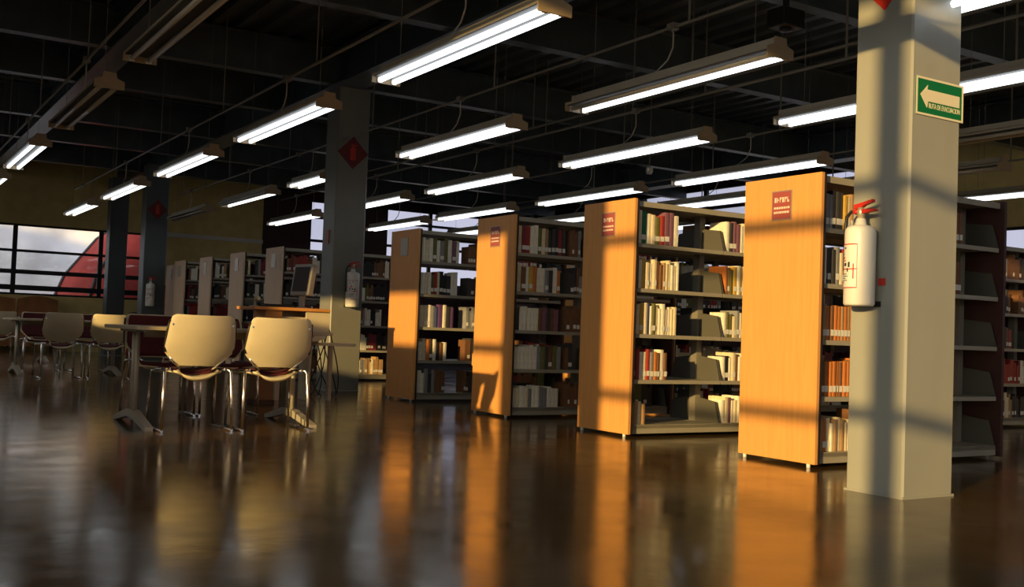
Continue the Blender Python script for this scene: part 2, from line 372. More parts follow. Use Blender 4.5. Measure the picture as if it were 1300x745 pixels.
def plaque(parent, x, yc, zc, w, h, red):
    p = MB().box(x-.006, x, yc-w/2, yc+w/2, zc-h/2, zc+h/2).build('sign_plate', m_plate, parent)
    MB().box(x-.0075, x-.006, yc-w/2+.008, yc+w/2-.008, zc-h/2+.008, zc+h/2-.008).build('sign_face', m_pink if red else m_plate, p)
    if red:
        rr = random.Random(3); mb = MB(); xx = x-.0085
        # worn, unreadable rows of characters
        y = yc+w/2-.03
        while y > yc-w/2+.04:
            ww = rr.uniform(.012, .02); hh = h*.17
            mb.box(xx, xx+.001, y-ww*.35, y, zc+.10*h, zc+.10*h+hh); mb.box(xx, xx+.001, y-ww, y-ww*.35, zc+.10*h+rr.choice((0, hh*.6)), zc+.10*h+hh*rr.choice((.4, 1))); y -= ww+.007
        for k in (-.12, -.27):
            y = yc+w/2-.025
            while y > yc-w/2+.03:
                ww = rr.uniform(.008, .022); mb.box(xx, xx+.001, y-ww, y, zc+k*h, zc+k*h+.07*h); y -= ww+.005
        tag(mb.build('lettering', m_letter, p), kind='stuff')
    return p
def bookcase(x, y, label, panel='m', red=True, end=True):
    b = thing('bookcase', label, 'bookcase', (x, y, 0), 0, 'rows of library bookcases')
    if end:
        link('end_panel', panel_me[panel], b)
        link('panel_backing', edge_me, b, (.026, 0, 0))
        for fy in (.07, W-.05): link('glide_foot', foot_me, b, (.018, fy, 0))
    link('base_plinth', base_me, b, (.05, .03, 0)); link('top_panel', top_me, b, (.05, .03, 0))
    for ux in (.085, 1.045, 2.0): link('upright', up_me, b, (ux, W/2, 0))
    for u in range(2):
        for lv, z in enumerate(LEV):
            for side in (0, 1):
                s = link('shelf', shelf_me, b, (.055+u*.995, .03 if side == 0 else W-.03, z+.004 if lv == 0 else z))
                if side: s.scale = (1, -1, 1)
                for bx in (.001, .979): link('shelf_bracket', bracket_me, s, (bx, .0, .0))
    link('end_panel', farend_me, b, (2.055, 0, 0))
    if end: plaque(b, 0, .355, 1.80, .19, .21, red)
    return b
rowY = [4.955, 6.961, 8.797, 10.922]
XP = 5.53
near_names = ['bookcase nearest the camera with sunlit maple end, standing behind the large column',
              'second bookcase from the right, sunlit maple end shaded on its left third',
              'third bookcase from the right, sunlit maple end with chair shadow at its foot',
              'fourth bookcase from the right, maple end with a sunlit middle band and plain grey plaque']
for i, y in enumerate(rowY): bookcase(XP+(0.0, 0, -.03, 0)[i], y, near_names[i], 'm', i != 3)
far_y = [15.26, 17.08, 18.92, 20.68]
far_names = ['first of four pale bookcases beyond the tables, right behind the computer monitor', 'second of four pale bookcases beyond the tables, left of the monitor one',
             'third of four pale bookcases beyond the tables, counting from the monitor', 'farthest and leftmost of four pale bookcases beyond the reading tables']
for y, l in zip(far_y, far_names): bookcase(5.46, y, l, 'd', False)
bookcase(5.75, 22.5, 'last bookcase at the back, mostly hidden behind the far dark column', 'd', False)
back_names = ['bookcase of the second block beyond the aisle, seen past the nearest bookcase end', 'second-block bookcase beyond the aisle behind the second near bookcase',
              'second-block bookcase beyond the aisle behind the third near bookcase', 'second-block bookcase beyond the aisle behind the fourth near bookcase']
for y, l in zip((6.96, 8.8, 10.92, 12.93), back_names): bookcase(9.4, y, l, 'm', False)

# ---------------------------------------------------------------- books
rnd = random.Random(7)
ordw = ['first', 'second', 'third', 'fourth', 'fifth', 'sixth', 'seventh', 'eighth', 'ninth', 'tenth', 'eleventh', 'twelfth', 'thirteenth', 'fourteenth', 'fifteenth', 'sixteenth', 'seventeenth', 'eighteenth', 'nineteenth', 'twentieth']
lvw = ['bottom', 'fourth', 'third', 'second', 'top']
casew = ['nearest bookcase', 'second bookcase', 'third bookcase', 'fourth bookcase']
def book(x, y, z, w, d, h, colour, sticker, label, group, lean=0.):
    t = .0025
    mb = MB().box(0, t, .004, d, 0, h).box(w-t, w, .004, d, 0, h)
    mb.prism([(0, .006), (w*.2, .001), (w*.5, 0), (w*.8, .001), (w, .006), (w-t, .008), (t, .008)], 0, h, 'z')
    o = mb.build('book', m_book[colour]); o.location = (x, y, z); o.rotation_euler = (0, lean, 0)
    MB().box(t, w-t, .008, d-.005, .004, h-.004).build('page_block', m_page, o)
    if sticker: MB().box(w*.06, w*.94, -.0012, .0, h*.13, h*.13+.042).build('spine_sticker', m_label, o)
    return tag(o, label, 'book', group)
stuff = MB(); stuff_cols = list(BOOKC)
def stuff_book(x, y, z, w, d, h, colour, sticker=True, flip=1):
    y0, y1 = (y, y+d) if flip > 0 else (y-d, y)
    stuff.box(x, x+w, y0, y1, z, z+h, stuff_cols.index(colour))
    if sticker:
        ys = (y-.0012, y-.0002) if flip > 0 else (y+.0002, y+.0012)
        stuff.box(x+w*.08, x+w*.92, ys[0], ys[1], z+h*.13, z+h*.13+.04, len(stuff_cols))
# per bay: (row, level, x0, x1, palette, hmin, hmax, wmin, wmax, sticker probability)
BAYS = [
 (0, 4, .08, .46, ['crimson', 'grey', 'grey', 'black', 'charcoal', 'charcoal', 'yellow', 'cream', 'tan', 'brown'], .21, .27, .028, .045, .95),
 (0, 3, .08, .46, ['blue', 'ivory', 'charcoal', 'charcoal', 'grey', 'cream', 'red', 'ivory', 'cream'], .22, .26, .03, .045, .8),
 (0, 2, .08, .46, ['orange', 'tan', 'orange', 'brown'], .235, .24, .032, .036, 1),
 (0, 1, .08, .46, ['orange', 'brown', 'orange', 'orange'], .235, .24, .032, .036, 1),
 (0, 0, .08, .46, ['cream', 'tan', 'orange', 'cream', 'ivory', 'tan'], .19, .24, .025, .04, .3),
 (0, 4, 1.42, 1.64, ['brown', 'crimson', 'brown'], .24, .25, .036, .042, 1),
 (0, 3, 1.42, 1.64, ['brown', 'brown', 'crimson'], .24, .25, .036, .042, 1),
 (1, 4, .075, .58, ['cream', 'green', 'ivory', 'cream', 'olive', 'red', 'mauve', 'mauve', 'ivory', 'cream'], .24, .29, .03, .055, .8),
 (1, 3, .075, .58, ['charcoal', 'ivory', 'yellow', 'cream', 'ivory', 'cream', 'brown', 'brown', 'tan', 'cream', 'cream', 'ivory', 'cream'], .21, .28, .028, .042, .6),
 (1, 2, .075, .54, ['ivory', 'cream', 'yellow', 'cream', 'blue', 'ivory', 'olive', 'cream', 'ivory', 'ivory'], .21, .27, .026, .04, .6),
 (1, 1, .075, .48, ['brown', 'red', 'ivory', 'cream', 'red', 'grey', 'orange', 'brown', 'ivory'], .22, .26, .03, .045, .9),
 (1, 0, .075, .24, ['cream', 'tan', 'cream', 'tan'], .17, .2, .03, .04, 0),
 (1, 4, 1.09, 1.44, ['ivory', 'charcoal', 'mauve', 'mauve', 'ivory', 'cream', 'yellow'], .24, .28, .035, .05, .9),
 (1, 3, 1.09, 1.44, ['orange', 'tan', 'olive', 'yellow', 'ivory', 'yellow', 'ivory'], .22, .27, .03, .042, .5),
 (1, 2, 1.09, 1.44, ['ivory', 'olive', 'olive', 'cream', 'grey', 'cream'], .19, .27, .03, .045, .6),
 (1, 1, 1.09, 1.44, ['ivory', 'black', 'ivory', 'cream', 'brown', 'ivory'], .2, .25, .03, .045, .8),
 (1, 0, 1.09, 1.44, ['ivory', 'cream', 'mauve', 'ivory', 'cream'], .2, .24, .03, .045, 0),
 (2, 4, .08, .66, ['cream', 'crimson', 'red', 'ivory', 'ivory', 'olive', 'cream', 'tan', 'charcoal', 'charcoal', 'black'], .25, .3, .036, .06, .9),
 (2, 3, .08, .62, ['cream', 'brown', 'ivory', 'yellow', 'orange', 'ivory', 'ivory', 'grey', 'charcoal'], .22, .28, .036, .055, .6),
 (2, 2, .08, .6, ['charcoal', 'ivory', 'ivory', 'ivory', 'ivory', 'ivory', 'brown', 'mauve', 'charcoal', 'brown'], .22, .24, .036, .05, .3),
 (2, 1, .08, .66, ['ivory', 'ivory', 'ivory', 'ivory', 'ivory', 'ivory', 'grey', 'olive', 'charcoal', 'brown'], .22, .25, .036, .05, .3),
 (2, 0, .08, .66, ['ivory', 'cream', 'ivory', 'cream', 'grey', 'ivory', 'ivory', 'grey'], .18, .22, .036, .055, .2),
 (3, 4, .08, .6, ['ivory', 'cream', 'ivory', 'olive', 'ivory', 'grey', 'olive', 'ivory', 'mauve', 'ivory'], .25, .29, .036, .055, .5),
 (3, 3, .08, .6, ['ivory', 'cream', 'ivory', 'olive', 'red', 'cream', 'black', 'black', 'charcoal'], .22, .28, .036, .055, .9),
 (3, 2, .08, .56, ['cream', 'cream', 'ivory', 'grey', 'blue', 'purple', 'ivory', 'charcoal'], .23, .27, .04, .06, .3),
 (3, 1, .08, .5, ['ivory', 'cream', 'orange', 'charcoal', 'ivory', 'black', 'brown'], .2, .26, .036, .055, .5),
 (3, 0, .08, .46, ['ivory', 'ivory', 'grey', 'charcoal', 'grey', 'brown'], .2, .29, .036, .05, .2),
]
nb = 0
for row, lev, x0, x1, pal, h0, h1, w0, w1, ps in BAYS:
    X = XP+(0, 0, -.03, 0)[row]; x = x0; k = 0
    z = LEV[lev]+(.0045 if lev == 0 else .0005)
    far = x0 > 1
    while True:
        w = rnd.uniform(w0, w1)
        if x+w > x1: break
        cn = pal[k % len(pal)] if k < len(pal) else rnd.choice(pal)
        st = rnd.random() < ps
        h = rnd.uniform(h0, h1); d = rnd.uniform(.17, .22)
        lab = '%s book%s, %s from left on the %s shelf%s, %s' % (cn, ' with white sticker' if st else '', ordw[k], lvw[lev], ', right bay' if far else '', casew[row])
        book(X+x, rowY[row]+.055+rnd.uniform(0, .012), z, w, d, h, cn, st, lab, 'books facing the camera on the near bookcases'); nb += 1
        x += w+.0012; k += 1
# remaining books: hidden bays, back sides, far bookcases
def fill(bx, by, lev, x0, x1, side, pal, seed, p_empty=.12):
    r = random.Random(seed); x = x0; z = LEV[lev]+(.0045 if lev == 0 else .0005)
    c = r.choice(pal)
    while x < x1-.06:
        if r.random() < .02: x += r.uniform(.08, .2); continue
        if r.random() < .35: c = r.choice(pal)
        w = r.uniform(.026, .05)
        y = by+.055 if side == 0 else by+W-.055
        stuff_book(bx+x, y+r.uniform(0, .01)*(1 if side == 0 else -1), z, w, r.uniform(.16, .21), r.uniform(.19, .28), c, r.random() < .6, 1 if side == 0 else -1)
        x += w+.001
allpal = ['cream', 'ivory', 'grey', 'charcoal', 'brown', 'tan', 'red', 'olive', 'black', 'crimson', 'ivory', 'brown', 'charcoal']
sd = 100
for i, y in enumerate(rowY):
    X = XP+(0, 0, -.03, 0)[i]
    for lev in range(5):
        # back side: part-filled so light shows between
        r = random.Random(sd+lev)
        fill(X, y, lev, .1, r.uniform(.35, .6), 1, allpal, sd+lev)
        fill(X, y, lev, 1.1, 1.1+r.uniform(.5, .8), 1, allpal, sd+20+lev)
        if i == 0: fill(X, y, lev, .48, .95, 0, ['brown', 'orange', 'tan', 'charcoal'], sd+40+lev)
        if i == 0 and lev in (3, 4): fill(X, y, lev, 1.09, 1.42, 0, ['brown', 'crimson'], sd+50+lev)
        if i in (2, 3): fill(X, y, lev, 1.1, 1.9, 0, allpal, sd+60+lev)
        if i in (2, 3): fill(X, y, lev, .7, .9, 0, ['charcoal', 'grey', 'brown'], sd+80+lev)
    sd += 101
for (bx, by) in [(5.46, y) for y in far_y]+[(5.75, 22.5)]+[(9.4, y) for y in (6.96, 8.8, 10.92, 12.93)]:
    for lev in range(5):
        r = random.Random(sd+lev)
        for side in (0, 1):
            fill(bx, by, lev, .1, r.uniform(.7, .98), side, allpal, sd+lev*7+side); fill(bx, by, lev, 1.1, 1.1+r.uniform(.4, .9), side, allpal, sd+lev*7+3+side)
    sd += 53
so = stuff.build('shelved_books', [m_book[k] for k in stuff_cols]+[m_label])
tag(so, 'remaining mixed books filling the far bookcases and the rear shelf sides', 'books', kind='stuff')

fo = MB().box(0, .028, 0, .36, 0, .125).build('box_file', m_maple)
fo.location = (5.564, 9.29, .4805)
tag(fo, 'small sunlit tan box file sticking out past the left edge of the third bookcase', 'box file')

# ================================================================ CEILING LAMPS
LEN = 2.42
h_me = MB().prism([(-.05, .085), (.05, .085), (.055, .035), (-.055, .035)], .012, LEN-.012, 'y').prism([(-.055, .035), (.055, .035), (.12, .012), (.12, -.004), (-.12, -.004), (-.12, .012)], .012, LEN-.012, 'y').mesh('housing', m_fix)
cap_me = MB().prism([(-.055, .09), (.055, .09), (.06, .04), (.125, .016), (.125, -.055), (-.125, -.055), (-.125, .016), (-.06, .04)], 0, .012, 'y').mesh('end_cap', m_cap)
tube_me = MB().tube([(0, .03, 0), (0, LEN-.03, 0)], .021, 10).mesh('tube', m_tube)
tubeoff_me = MB().tube([(0, .03, 0), (0, LEN-.03, 0)], .019, 10).mesh('tube', m_tube_off)
refl_me = MB().box(-.112, .112, .014, LEN-.014, -.008, -.004).mesh('reflector', m_refl)
sock_me = MB().box(-.02, .02, 0, .018, -.022, .022).mesh('socket', m_white)
ZL = 2.85
def wire(p, h, parent):
    return MB().tube([(p[0], p[1], p[2]), (p[0], p[1], h)], .0022, 5).build('suspension_wire', m_shelf_dark, parent)
wire_me = MB().tube([(0, 0, .085), (0, 0, 4.49-ZL)], .0025, 5).mesh('suspension_wire', m_shelf_dark)
def flexpts(z1, dx):
    pts = []
    for i in range(9):
        t = i/8; pts.append((dx*(1-t)*(1-t)*.5, .10*math.sin(t*math.pi)+.18*t, .085+t*(z1-.085)))
    return pts
flex_me = MB().tube([(0, .5, .085), (0, .42, .11), (0, .30, .17), (.0, .24, .26), (0, .24, .36), (0, .25, .41)], .0065, 6).mesh('flexible_conduit', m_fix)
hang_me = MB().box(-.004, .004, 0, .02, 0, 4.49-ZL-.43).mesh('pipe_hanger', m_shelf_dark)
jb_me = MB().box(-.03, .03, -.04, .04, -.025, .025).mesh('junction_box', m_shelf_dark)
rows = [  # x, [(y0, state)] state: 2 both, 1 right only, 0 off
 (1.80, 'leftmost row', [(5.97, 0), (9.50, 0), (13.30, 2), (16.9, 2), (20.4, 0)]),
 (3.58, 'row over the reading table', [(1.8, 2), (5.35, 2), (8.95, 2), (12.50, 2), (16.1, 2), (19.65, 2)]),
 (5.36, 'row over the bookcase ends', [(1.55, 2), (5.2, 1), (8.6, 2), (13.32, 3), (15.5, 1), (18.9, 0)]),
 (7.10, 'fourth row from the left', [(4.42, 2), (7.83, 2), (11.25, 2), (14.45, 2), (18.05, 2)]),
 (8.95, 'fifth row from the left', [(4.05, 0), (7.98, 2), (11.15, 2), (14.40, 2), (17.4, 2)]),
 (10.55, 'sixth row from the left', [(6.9, 0), (10.25, 2), (13.6, 2), (17.0, 2)]),
 (12.52, 'seventh row from the left', [(6.4, 2), (9.9, 2), (13.3, 2)]),
 (14.3, 'added out-of-view row', [(5.7, 2)]),  # lamp added out of view to brighten the right wall
]
for rx, rn, fl in rows:
    for k, (fy, st) in enumerate(fl):
        lab = '%s twin-tube ceiling lamp, %s from the front in the %s' % (('unlit', 'half-lit', 'lit', 'short lit')[st], ordw[k], rn)
        f = thing('ceiling_lamp', lab, 'ceiling lamp', (rx, fy, ZL), 0, 'suspended fluorescent lamps')
        link('housing', h_me, f); link('reflector', refl_me, f)
        for yy in (0, LEN-.012): link('end_cap', cap_me, f, (0, yy, 0))
        for j, tx in enumerate((-.062, .062)):
            on = st >= 2 or (st == 1 and j == 1)
            t = link('tube', tube_me if on else tubeoff_me, f, (tx, 0, -.032)); 
            if st == 1: t['label'] = 'lit tube' if on else 'unlit tube'
            for yy in (.0125, LEN-.0305): link('socket', sock_me, t, (0, yy, .0))
        for yy in (.25, LEN-.25): link('suspension_wire', wire_me, f, (0, yy, 0))
        link('flexible_conduit', flex_me, f, (0, .9, 0))
        if st == 3: f.scale = (1, .52, 1)
    y0 = fl[0][0]-1.5; y1 = fl[-1][0]+2.0
    cp = MB().tube([(rx, max(y0, -1), ZL+.42), (rx, y1, ZL+.42)], .013, 8).build('conduit_pipe', m_shelf_dark)
    tag(cp, 'thin electrical conduit pipe running above the %s of lamps' % rn if 'row' in rn else rn, 'pipe', 'conduits above the lamps')
    yy = max(y0, -1)+.3
    while yy < y1-.2: link('pipe_hanger', hang_me, cp, (rx, yy, ZL+.43)); yy += 2.9
    for fy, st in fl: link('junction_box', jb_me, cp, (rx, fy+1.15, ZL+.425))
for x, z, y0, y1, lab in [(7.55, 3.55, 2, 20, 'upper sprinkler pipe right of the fourth row of lamps'), (7.75, 3.5, 2, 20, 'lower sprinkler pipe right of the fourth row of lamps')]:
    p = MB().tube([(x, y0, z), (x, y1, z)], .016, 8).build('sprinkler_pipe', m_shelf_dark); tag(p, lab, 'pipe')
    yy = y0+.4
    while yy < y1: MB().box(x-.004, x+.004, yy, yy+.02, z+.014, 4.49).build('pipe_hanger', m_shelf_dark, p); yy += 3.1
pj = thing('ceiling_speaker', 'small black box speaker hanging from a beam near the roof', 'speaker', (6.75, 6.5, 3.62))
bevel(MB().box(-.13, .13, -.1, .1, -.07, .09).build('body', m_black, pj), .01)
MB().box(-.02, .02, -.02, .02, .09, .88).build('hanger_bracket', m_black, pj)
MB().lathe([(0, 0), (.05, 0), (.055, -.02), (0, -.025)], 16, 0, (0, 0, -.07)).build('lens', m_frame, pj)
sn = thing('motion_sensor', 'small white motion sensor on a stem above the second bookcase', 'sensor', (9.08, 11.15, 3.10))
MB().lathe([(0, -.06), (.035, -.055), (.05, -.02), (.05, .02), (.03, .05), (0, .055)], 14).build('sensor_head', m_white, sn)
MB().tube([(0, 0, .05), (0, 0, 4.49-3.10)], .008, 6).build('stem', m_shelf_dark, sn)

# ================================================================ SIGNS AND EXTINGUISHERS
m_red_dim = mat('dimmed_sign_red', (.16, .012, .012), .5)  # sign red darkened for the dim light on the farther columns
def diamond(face, x, y, z, s, label, mr=m_red):
    d = thing('fire_sign', label, 'sign', (x, y, z), 0 if face == 'y' else -math.pi/2)
    # local: plate faces -Y
    MB().prism([(0, -s), (s, 0), (0, s), (-s, 0)], -.004, -.0005, 'y').build('plate', mr, d)
    b = MB()
    t = .90; q = .86
    for a0, a1 in (((0, -1), (1, 0)), ((1, 0), (0, 1)), ((0, 1), (-1, 0)), ((-1, 0), (0, -1))):
        b.add([(a0[0]*s*t, -.0046, a0[1]*s*t), (a1[0]*s*t, -.0046, a1[1]*s*t), (a1[0]*s*q, -.0046, a1[1]*s*q), (a0[0]*s*q, -.0046, a0[1]*s*q)], [(0, 1, 2, 3)])
    e = MB().prism([(-.035*s/.2, -.09*s/.2), (.035*s/.2, -.09*s/.2), (.035*s/.2, .05*s/.2), (.012*s/.2, .075*s/.2), (-.012*s/.2, .075*s/.2), (-.035*s/.2, .05*s/.2)], -.0052, -.004, 'y')
    e.prism([(-.03*s/.2, .085*s/.2), (.05*s/.2, .085*s/.2), (.05*s/.2, .1*s/.2), (-.03*s/.2, .1*s/.2)], -.0052, -.004, 'y')
    e.build('extinguisher_symbol', m_letter if mr is m_red else m_red, d)
    return d
diamond('x', 4.952, 4.005, 2.965, .205, 'red diamond fire sign high on the large pale column')
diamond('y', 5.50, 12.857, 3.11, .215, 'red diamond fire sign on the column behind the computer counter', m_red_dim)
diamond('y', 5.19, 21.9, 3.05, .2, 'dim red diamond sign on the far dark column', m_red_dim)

def curved_patch(mb, r, a0, a1, z0, z1, n=6, c=(0, 0)):
    vs = []; 
    for i in range(n+1):
        a = a0+(a1-a0)*i/n
        vs += [(c[0]+r*math.cos(a), c[1]+r*math.sin(a), z0), (c[0]+r*math.cos(a), c[1]+r*math.sin(a), z1)]
    mb.add(vs, [(2*i, 2*i+2, 2*i+3, 2*i+1) for i in range(n)], 0, True)
def extinguisher(loc, rz, label):
    # local: wall at +Y side, front towards -Y ; z=0 at the cylinder's bottom
    e = thing('fire_extinguisher', label, 'fire extinguisher', loc, rz, 'white fire extinguishers')
    r = .086
    MB().lathe([(0, .008), (r*.9, 0), (r, .012), (r, .415), (r*.97, .432), (r*.86, .446), (r*.6, .455), (.032, .46), (.026, .495), (0, .495)], 28).build('cylinder', m_white, e)
    v = MB().lathe([(0, .495), (.022, .495), (.022, .54), (.016, .56), (0, .56)], 14)
    v.build('valve', m_plate, e)
    MB().prism([(-.045, .525), (.03, .525), (.105, .532), (.107, .545), (.02, .548), (-.045, .55)], -.016, .014, 'y').build('carry_handle', m_red_dark, e)
    MB().prism([(-.045, .553), (-.04, .578), (.03, .59), (.085, .60), (.088, .585), (.03, .57), (.0, .553)], -.013, .012, 'y').build('squeeze_lever', m_red_dark, e)
    MB().lathe([(0, 0), (.022, 0), (.022, .012), (0, .012)], 14, 0, (-.03, 0, .53)).build('gauge', m_red_dark, e)
    MB().tube([(-.03, 0, .53), (-.065, -.005, .54), (-.092, -.01, .51), (-.10, -.01, .46), (-.099, -.01, .36), (-.098, -.01, .2)], .010, 8).build('hose', m_black, e)
    MB().box(-.07, .07, r-.002, r+.016, .0, .03).box(-.02, .02, r+.0, r+.016, .03, .45).build('wall_bracket', m_frame, e)
    MB().box(.06, .10, r+.0, r+.018, .12, .16).build('bracket_clip', m_red_dark, e)
    # printed label, wrapped round the front
    a0, a1 = R(200), R(300)
    lb = MB(); curved_patch(lb, r+.0012, a0, a1, .1, .345, 10); L = lb.build('label', m_white, e)
    rd = MB()
    for z in (.1, .205, .345): curved_patch(rd, r+.002, a0, a1, z-.003, z+.003, 10)
    for a in (a0, a1-.03): curved_patch(rd, r+.002, a, a+.04, .1, .345, 1)
    curved_patch(rd, r+.002, a0+.1, a0+.9, .25, .256, 6); curved_patch(rd, r+.002, a0+.5, a0+.75, .262, .275, 3); curved_patch(rd, r+.002, a1-.28, a1-.2, .15, .235, 2)
    rd.build('label_frame', m_red, L)
    bk = MB()
    for (p, q, z, hh) in [(.35, .5, .31, .014), (.75, .9, .318, .012), (.5, .62, .285, .01), (.3, .55, .225, .016), (.7, .95, .222, .018), (1.1, 1.25, .215, .03), (1.0, 1.12, .19, .02), (.25, 1.0, .175, .004), (.25, 1.1, .163, .004), (.25, .9, .151, .004), (.25, 1.05, .139, .004), (.25, .7, .127, .004)]:
        curved_patch(bk, r+.0022, a0+p, a0+q, z, z+hh, 3)
    bk.build('label_print', m_inkk, L)
    return e
extinguisher((4.952-.1, 4.055, 1.06), -math.pi/2, 'white fire extinguisher with red handle on the large pale column')
extinguisher((5.53, 12.857-.1, 1.09), 0, 'white fire extinguisher on the column behind the computer counter')
extinguisher((5.10, 21.9-.1, 1.1), 0, 'dim white fire extinguisher on the far dark column')

# evacuation route sign on the right face of the big column
sg = thing('exit_sign', 'green evacuation route sign with cream arrow on the large pale column', 'sign', (4.985, 3.811, 2.14))
SW, SH = .42, .215
MB().box(0, SW, -.005, -.0008, 0, SH).build('panel', m_green, sg)
b = MB(); t = .012
b.box(0, SW, -.0065, -.005, 0, t).box(0, SW, -.0065, -.005, SH-t, SH).box(0, t, -.0065, -.005, t, SH-t).box(SW-t, SW, -.0065, -.005, t, SH-t)
b.build('border', m_cream, sg)
MB().prism([(.035, .115), (.10, .175), (.095, .148), (.385, .148), (.385, .082), (.105, .082), (.095, .045)], -.0065, -.005, 'y').build('arrow', m_cream, sg)
cu = bpy.data.curves.new('t', 'FONT'); cu.body = 'RUTA DE EVACUACION'; cu.size = .042; cu.extrude = .0006; cu.align_x = 'LEFT'
to = bpy.data.objects.new('t', cu); COL.objects.link(to); bpy.context.view_layer.update()
tm = bpy.data.meshes.new_from_object(to.evaluated_get(bpy.context.evaluated_depsgraph_get())); bpy.data.objects.remove(to)
wid = max(v.co.x for v in tm.vertices)
for v in tm.vertices: v.co.x *= .28/wid
tm.materials.clear(); tm.materials.append(m_cream)
lt = link('lettering', tm, sg, (.11, -.0055, .045)); lt.rotation_euler = (R(90), 0, 0)
sw = MB().box(-.014, 0, -.05, .05, -.09, .09).build('notice_plate', m_pink, None, (5.2815, 13.05, 2.0)); tag(sw, 'small pinkish notice plate on the side of the column with the diamond', 'sign')

# ================================================================ CHAIRS AND TABLES
def chair_build(label, group='stacking chairs around the reading tables'):
    c = thing('library_chair', label, 'chair', (0, 0, 0), 0, group)
    # back faces -Y, sitter faces +Y
    def yb(z): return .06-.16*(z-.45)/.43     # back leans towards -Y
    # backrest outline (x half-width per z)
    prof = [(.50, .145), (.508, .168), (.55, .212), (.595, .252), (.63, .262), (.70, .256), (.77, .249), (.83, .242), (.862, .234), (.876, .222), (.88, .20)]
    nx = 12; vs = []; fs = []
    for z, hw in prof:
        for i in range(nx+1):
            u = -1+2*i/nx; x = u*hw
            vs.append((x, yb(z)+.055*u*u*min(1, hw/.25)-.03*math.sin((z-.5)/.38*math.pi), z))
    n = nx+1
    for j in range(len(prof)-1):
        for i in range(nx): fs.append((j*n+i, j*n+i+1, (j+1)*n+i+1, (j+1)*n+i))
    mb = MB().add(vs, fs, 0, True); o = mb.build('backrest', m_shell, c)
    md = o.modifiers.new('t', 'SOLIDIFY'); md.thickness = .014; md.offset = 0
    bevel(o, .004)
    # upholstered pad on the sitter's side
    vs = []
    for z, hw in prof[1:-1]:
        for i in range(nx+1):
            u = -1+2*i/nx; x = u*hw*.9; zz = .5+(z-.5)*.97+.005
            vs.append((x, yb(zz)+.055*u*u*min(1, hw/.25)-.03*math.sin((zz-.5)/.38*math.pi)+.017, zz))
    fs = [(j*n+i, j*n+i+1, (j+1)*n+i+1, (j+1)*n+i) for j in range(len(prof)-3) for i in range(nx)]
    o = MB().add(vs, fs, 0, True).build('back_pad', m_red_fab, c)
    md = o.modifiers.new('t', 'SOLIDIFY'); md.thickness = .016; md.offset = 0
    for s in (-1, 1):
        MB().box(s*.225-.007, s*.225+.007, -.012, .0, .80, .814).build('back_screw', m_chrome, c, (0, yb(.807)+.03, 0))
        # black edge clip on each side of the back
        MB().tube([(s*.257, yb(.62)+.03, .60), (s*.262, yb(.66)+.032, .66), (s*.257, yb(.74)+.032, .76), (s*.247, yb(.84)+.04, .84)], .009, 6).build('back_edge', m_black, c)
        MB().tube([(s*.215, yb(.56)+.03, .565), (s*.17, .055, .515), (s*.125, .085, .478), (s*.115, .13, .462)], .0085, 8).build('back_support', m_chrome, c)
    # seat shell with turned-down rear edge
    vs = []; fs = []; ny = 8
    for i in range(nx+1):
        u = -1+2*i/nx; vs.append((u*.155, .045-.01*(1-u*u), .462-.045*(1-u*u)-.035*(1-u**4)))
    for j in range(ny+1):
        v = j/ny; y = .03+.45*v
        hw = .225*(1-.25*(1-v)**3)
        for i in range(nx+1):
            u = -1+2*i/nx
            vs.append((u*hw, y-.02*(1-u*u)*(1-v), .462-.035*(1-u*u)*(1-.6*v)-.018*(1-v)**4*(1-u*u)-.02*max(0, v-.8)/.2))
    for j in range(ny+1):
        for i in range(nx): fs.append((j*n+i, j*n+i+1, (j+1)*n+i+1, (j+1)*n+i))
    o = MB().add(vs, fs, 0, True).build('seat', m_shell, c); md = o.modifiers.new('t', 'SOLIDIFY'); md.thickness = .014; md.offset = -1
    vs = [(x*.9, .29+(y-.25)*.72, z+.012) for x, y, z in vs[n:]]; fs = fs[:-nx]
    o = MB().add(vs, fs, 0, True).build('seat_pad', m_red_fab, c); md = o.modifiers.new('t', 'SOLIDIFY'); md.thickness = .016; md.offset = 0
    r = .0115
    for s in (-1, 1):
        x = s*.262
        MB().tube([(x, .0, .013), (x-s*.004, .012, .25), (x-s*.012, .03, .45), (x-s*.02, .045, .468), (x-s*.05, .06, .475)], r, 10).build('leg', m_chrome, c)
        MB().tube([(x, .47, .013), (x-s*.004, .46, .25), (x-s*.012, .44, .44), (x-s*.03, .42, .452)], r, 10).build('leg', m_chrome, c)
        MB().tube([(x, -.01, .012), (x, .48, .012)], r, 10).build('skid', m_chrome, c)
        MB().tube([(x-s*.05, .055, .472), (x-s*.045, .24, .463), (x-s*.035, .42, .45)], r, 10).build('seat_rail', m_chrome, c)
    return c
ch1 = chair_build('tan plastic chair with chrome legs, left of the two sunlit chairs')
ch1.location = (2.275, 8.05, 0); ch1.rotation_euler = (0, 0, R(0))
dup(ch1, (2.87, 8.0, 0), R(-1.5), 'tan plastic chair with chrome legs, right of the two sunlit chairs')
PI = math.pi
dup(ch1, (2.36, 9.86, 0), PI, 'red padded chair across the table behind the left sunlit chair')
dup(ch1, (2.93, 9.86, 0), PI, 'red padded chair across the table behind the right sunlit chair')
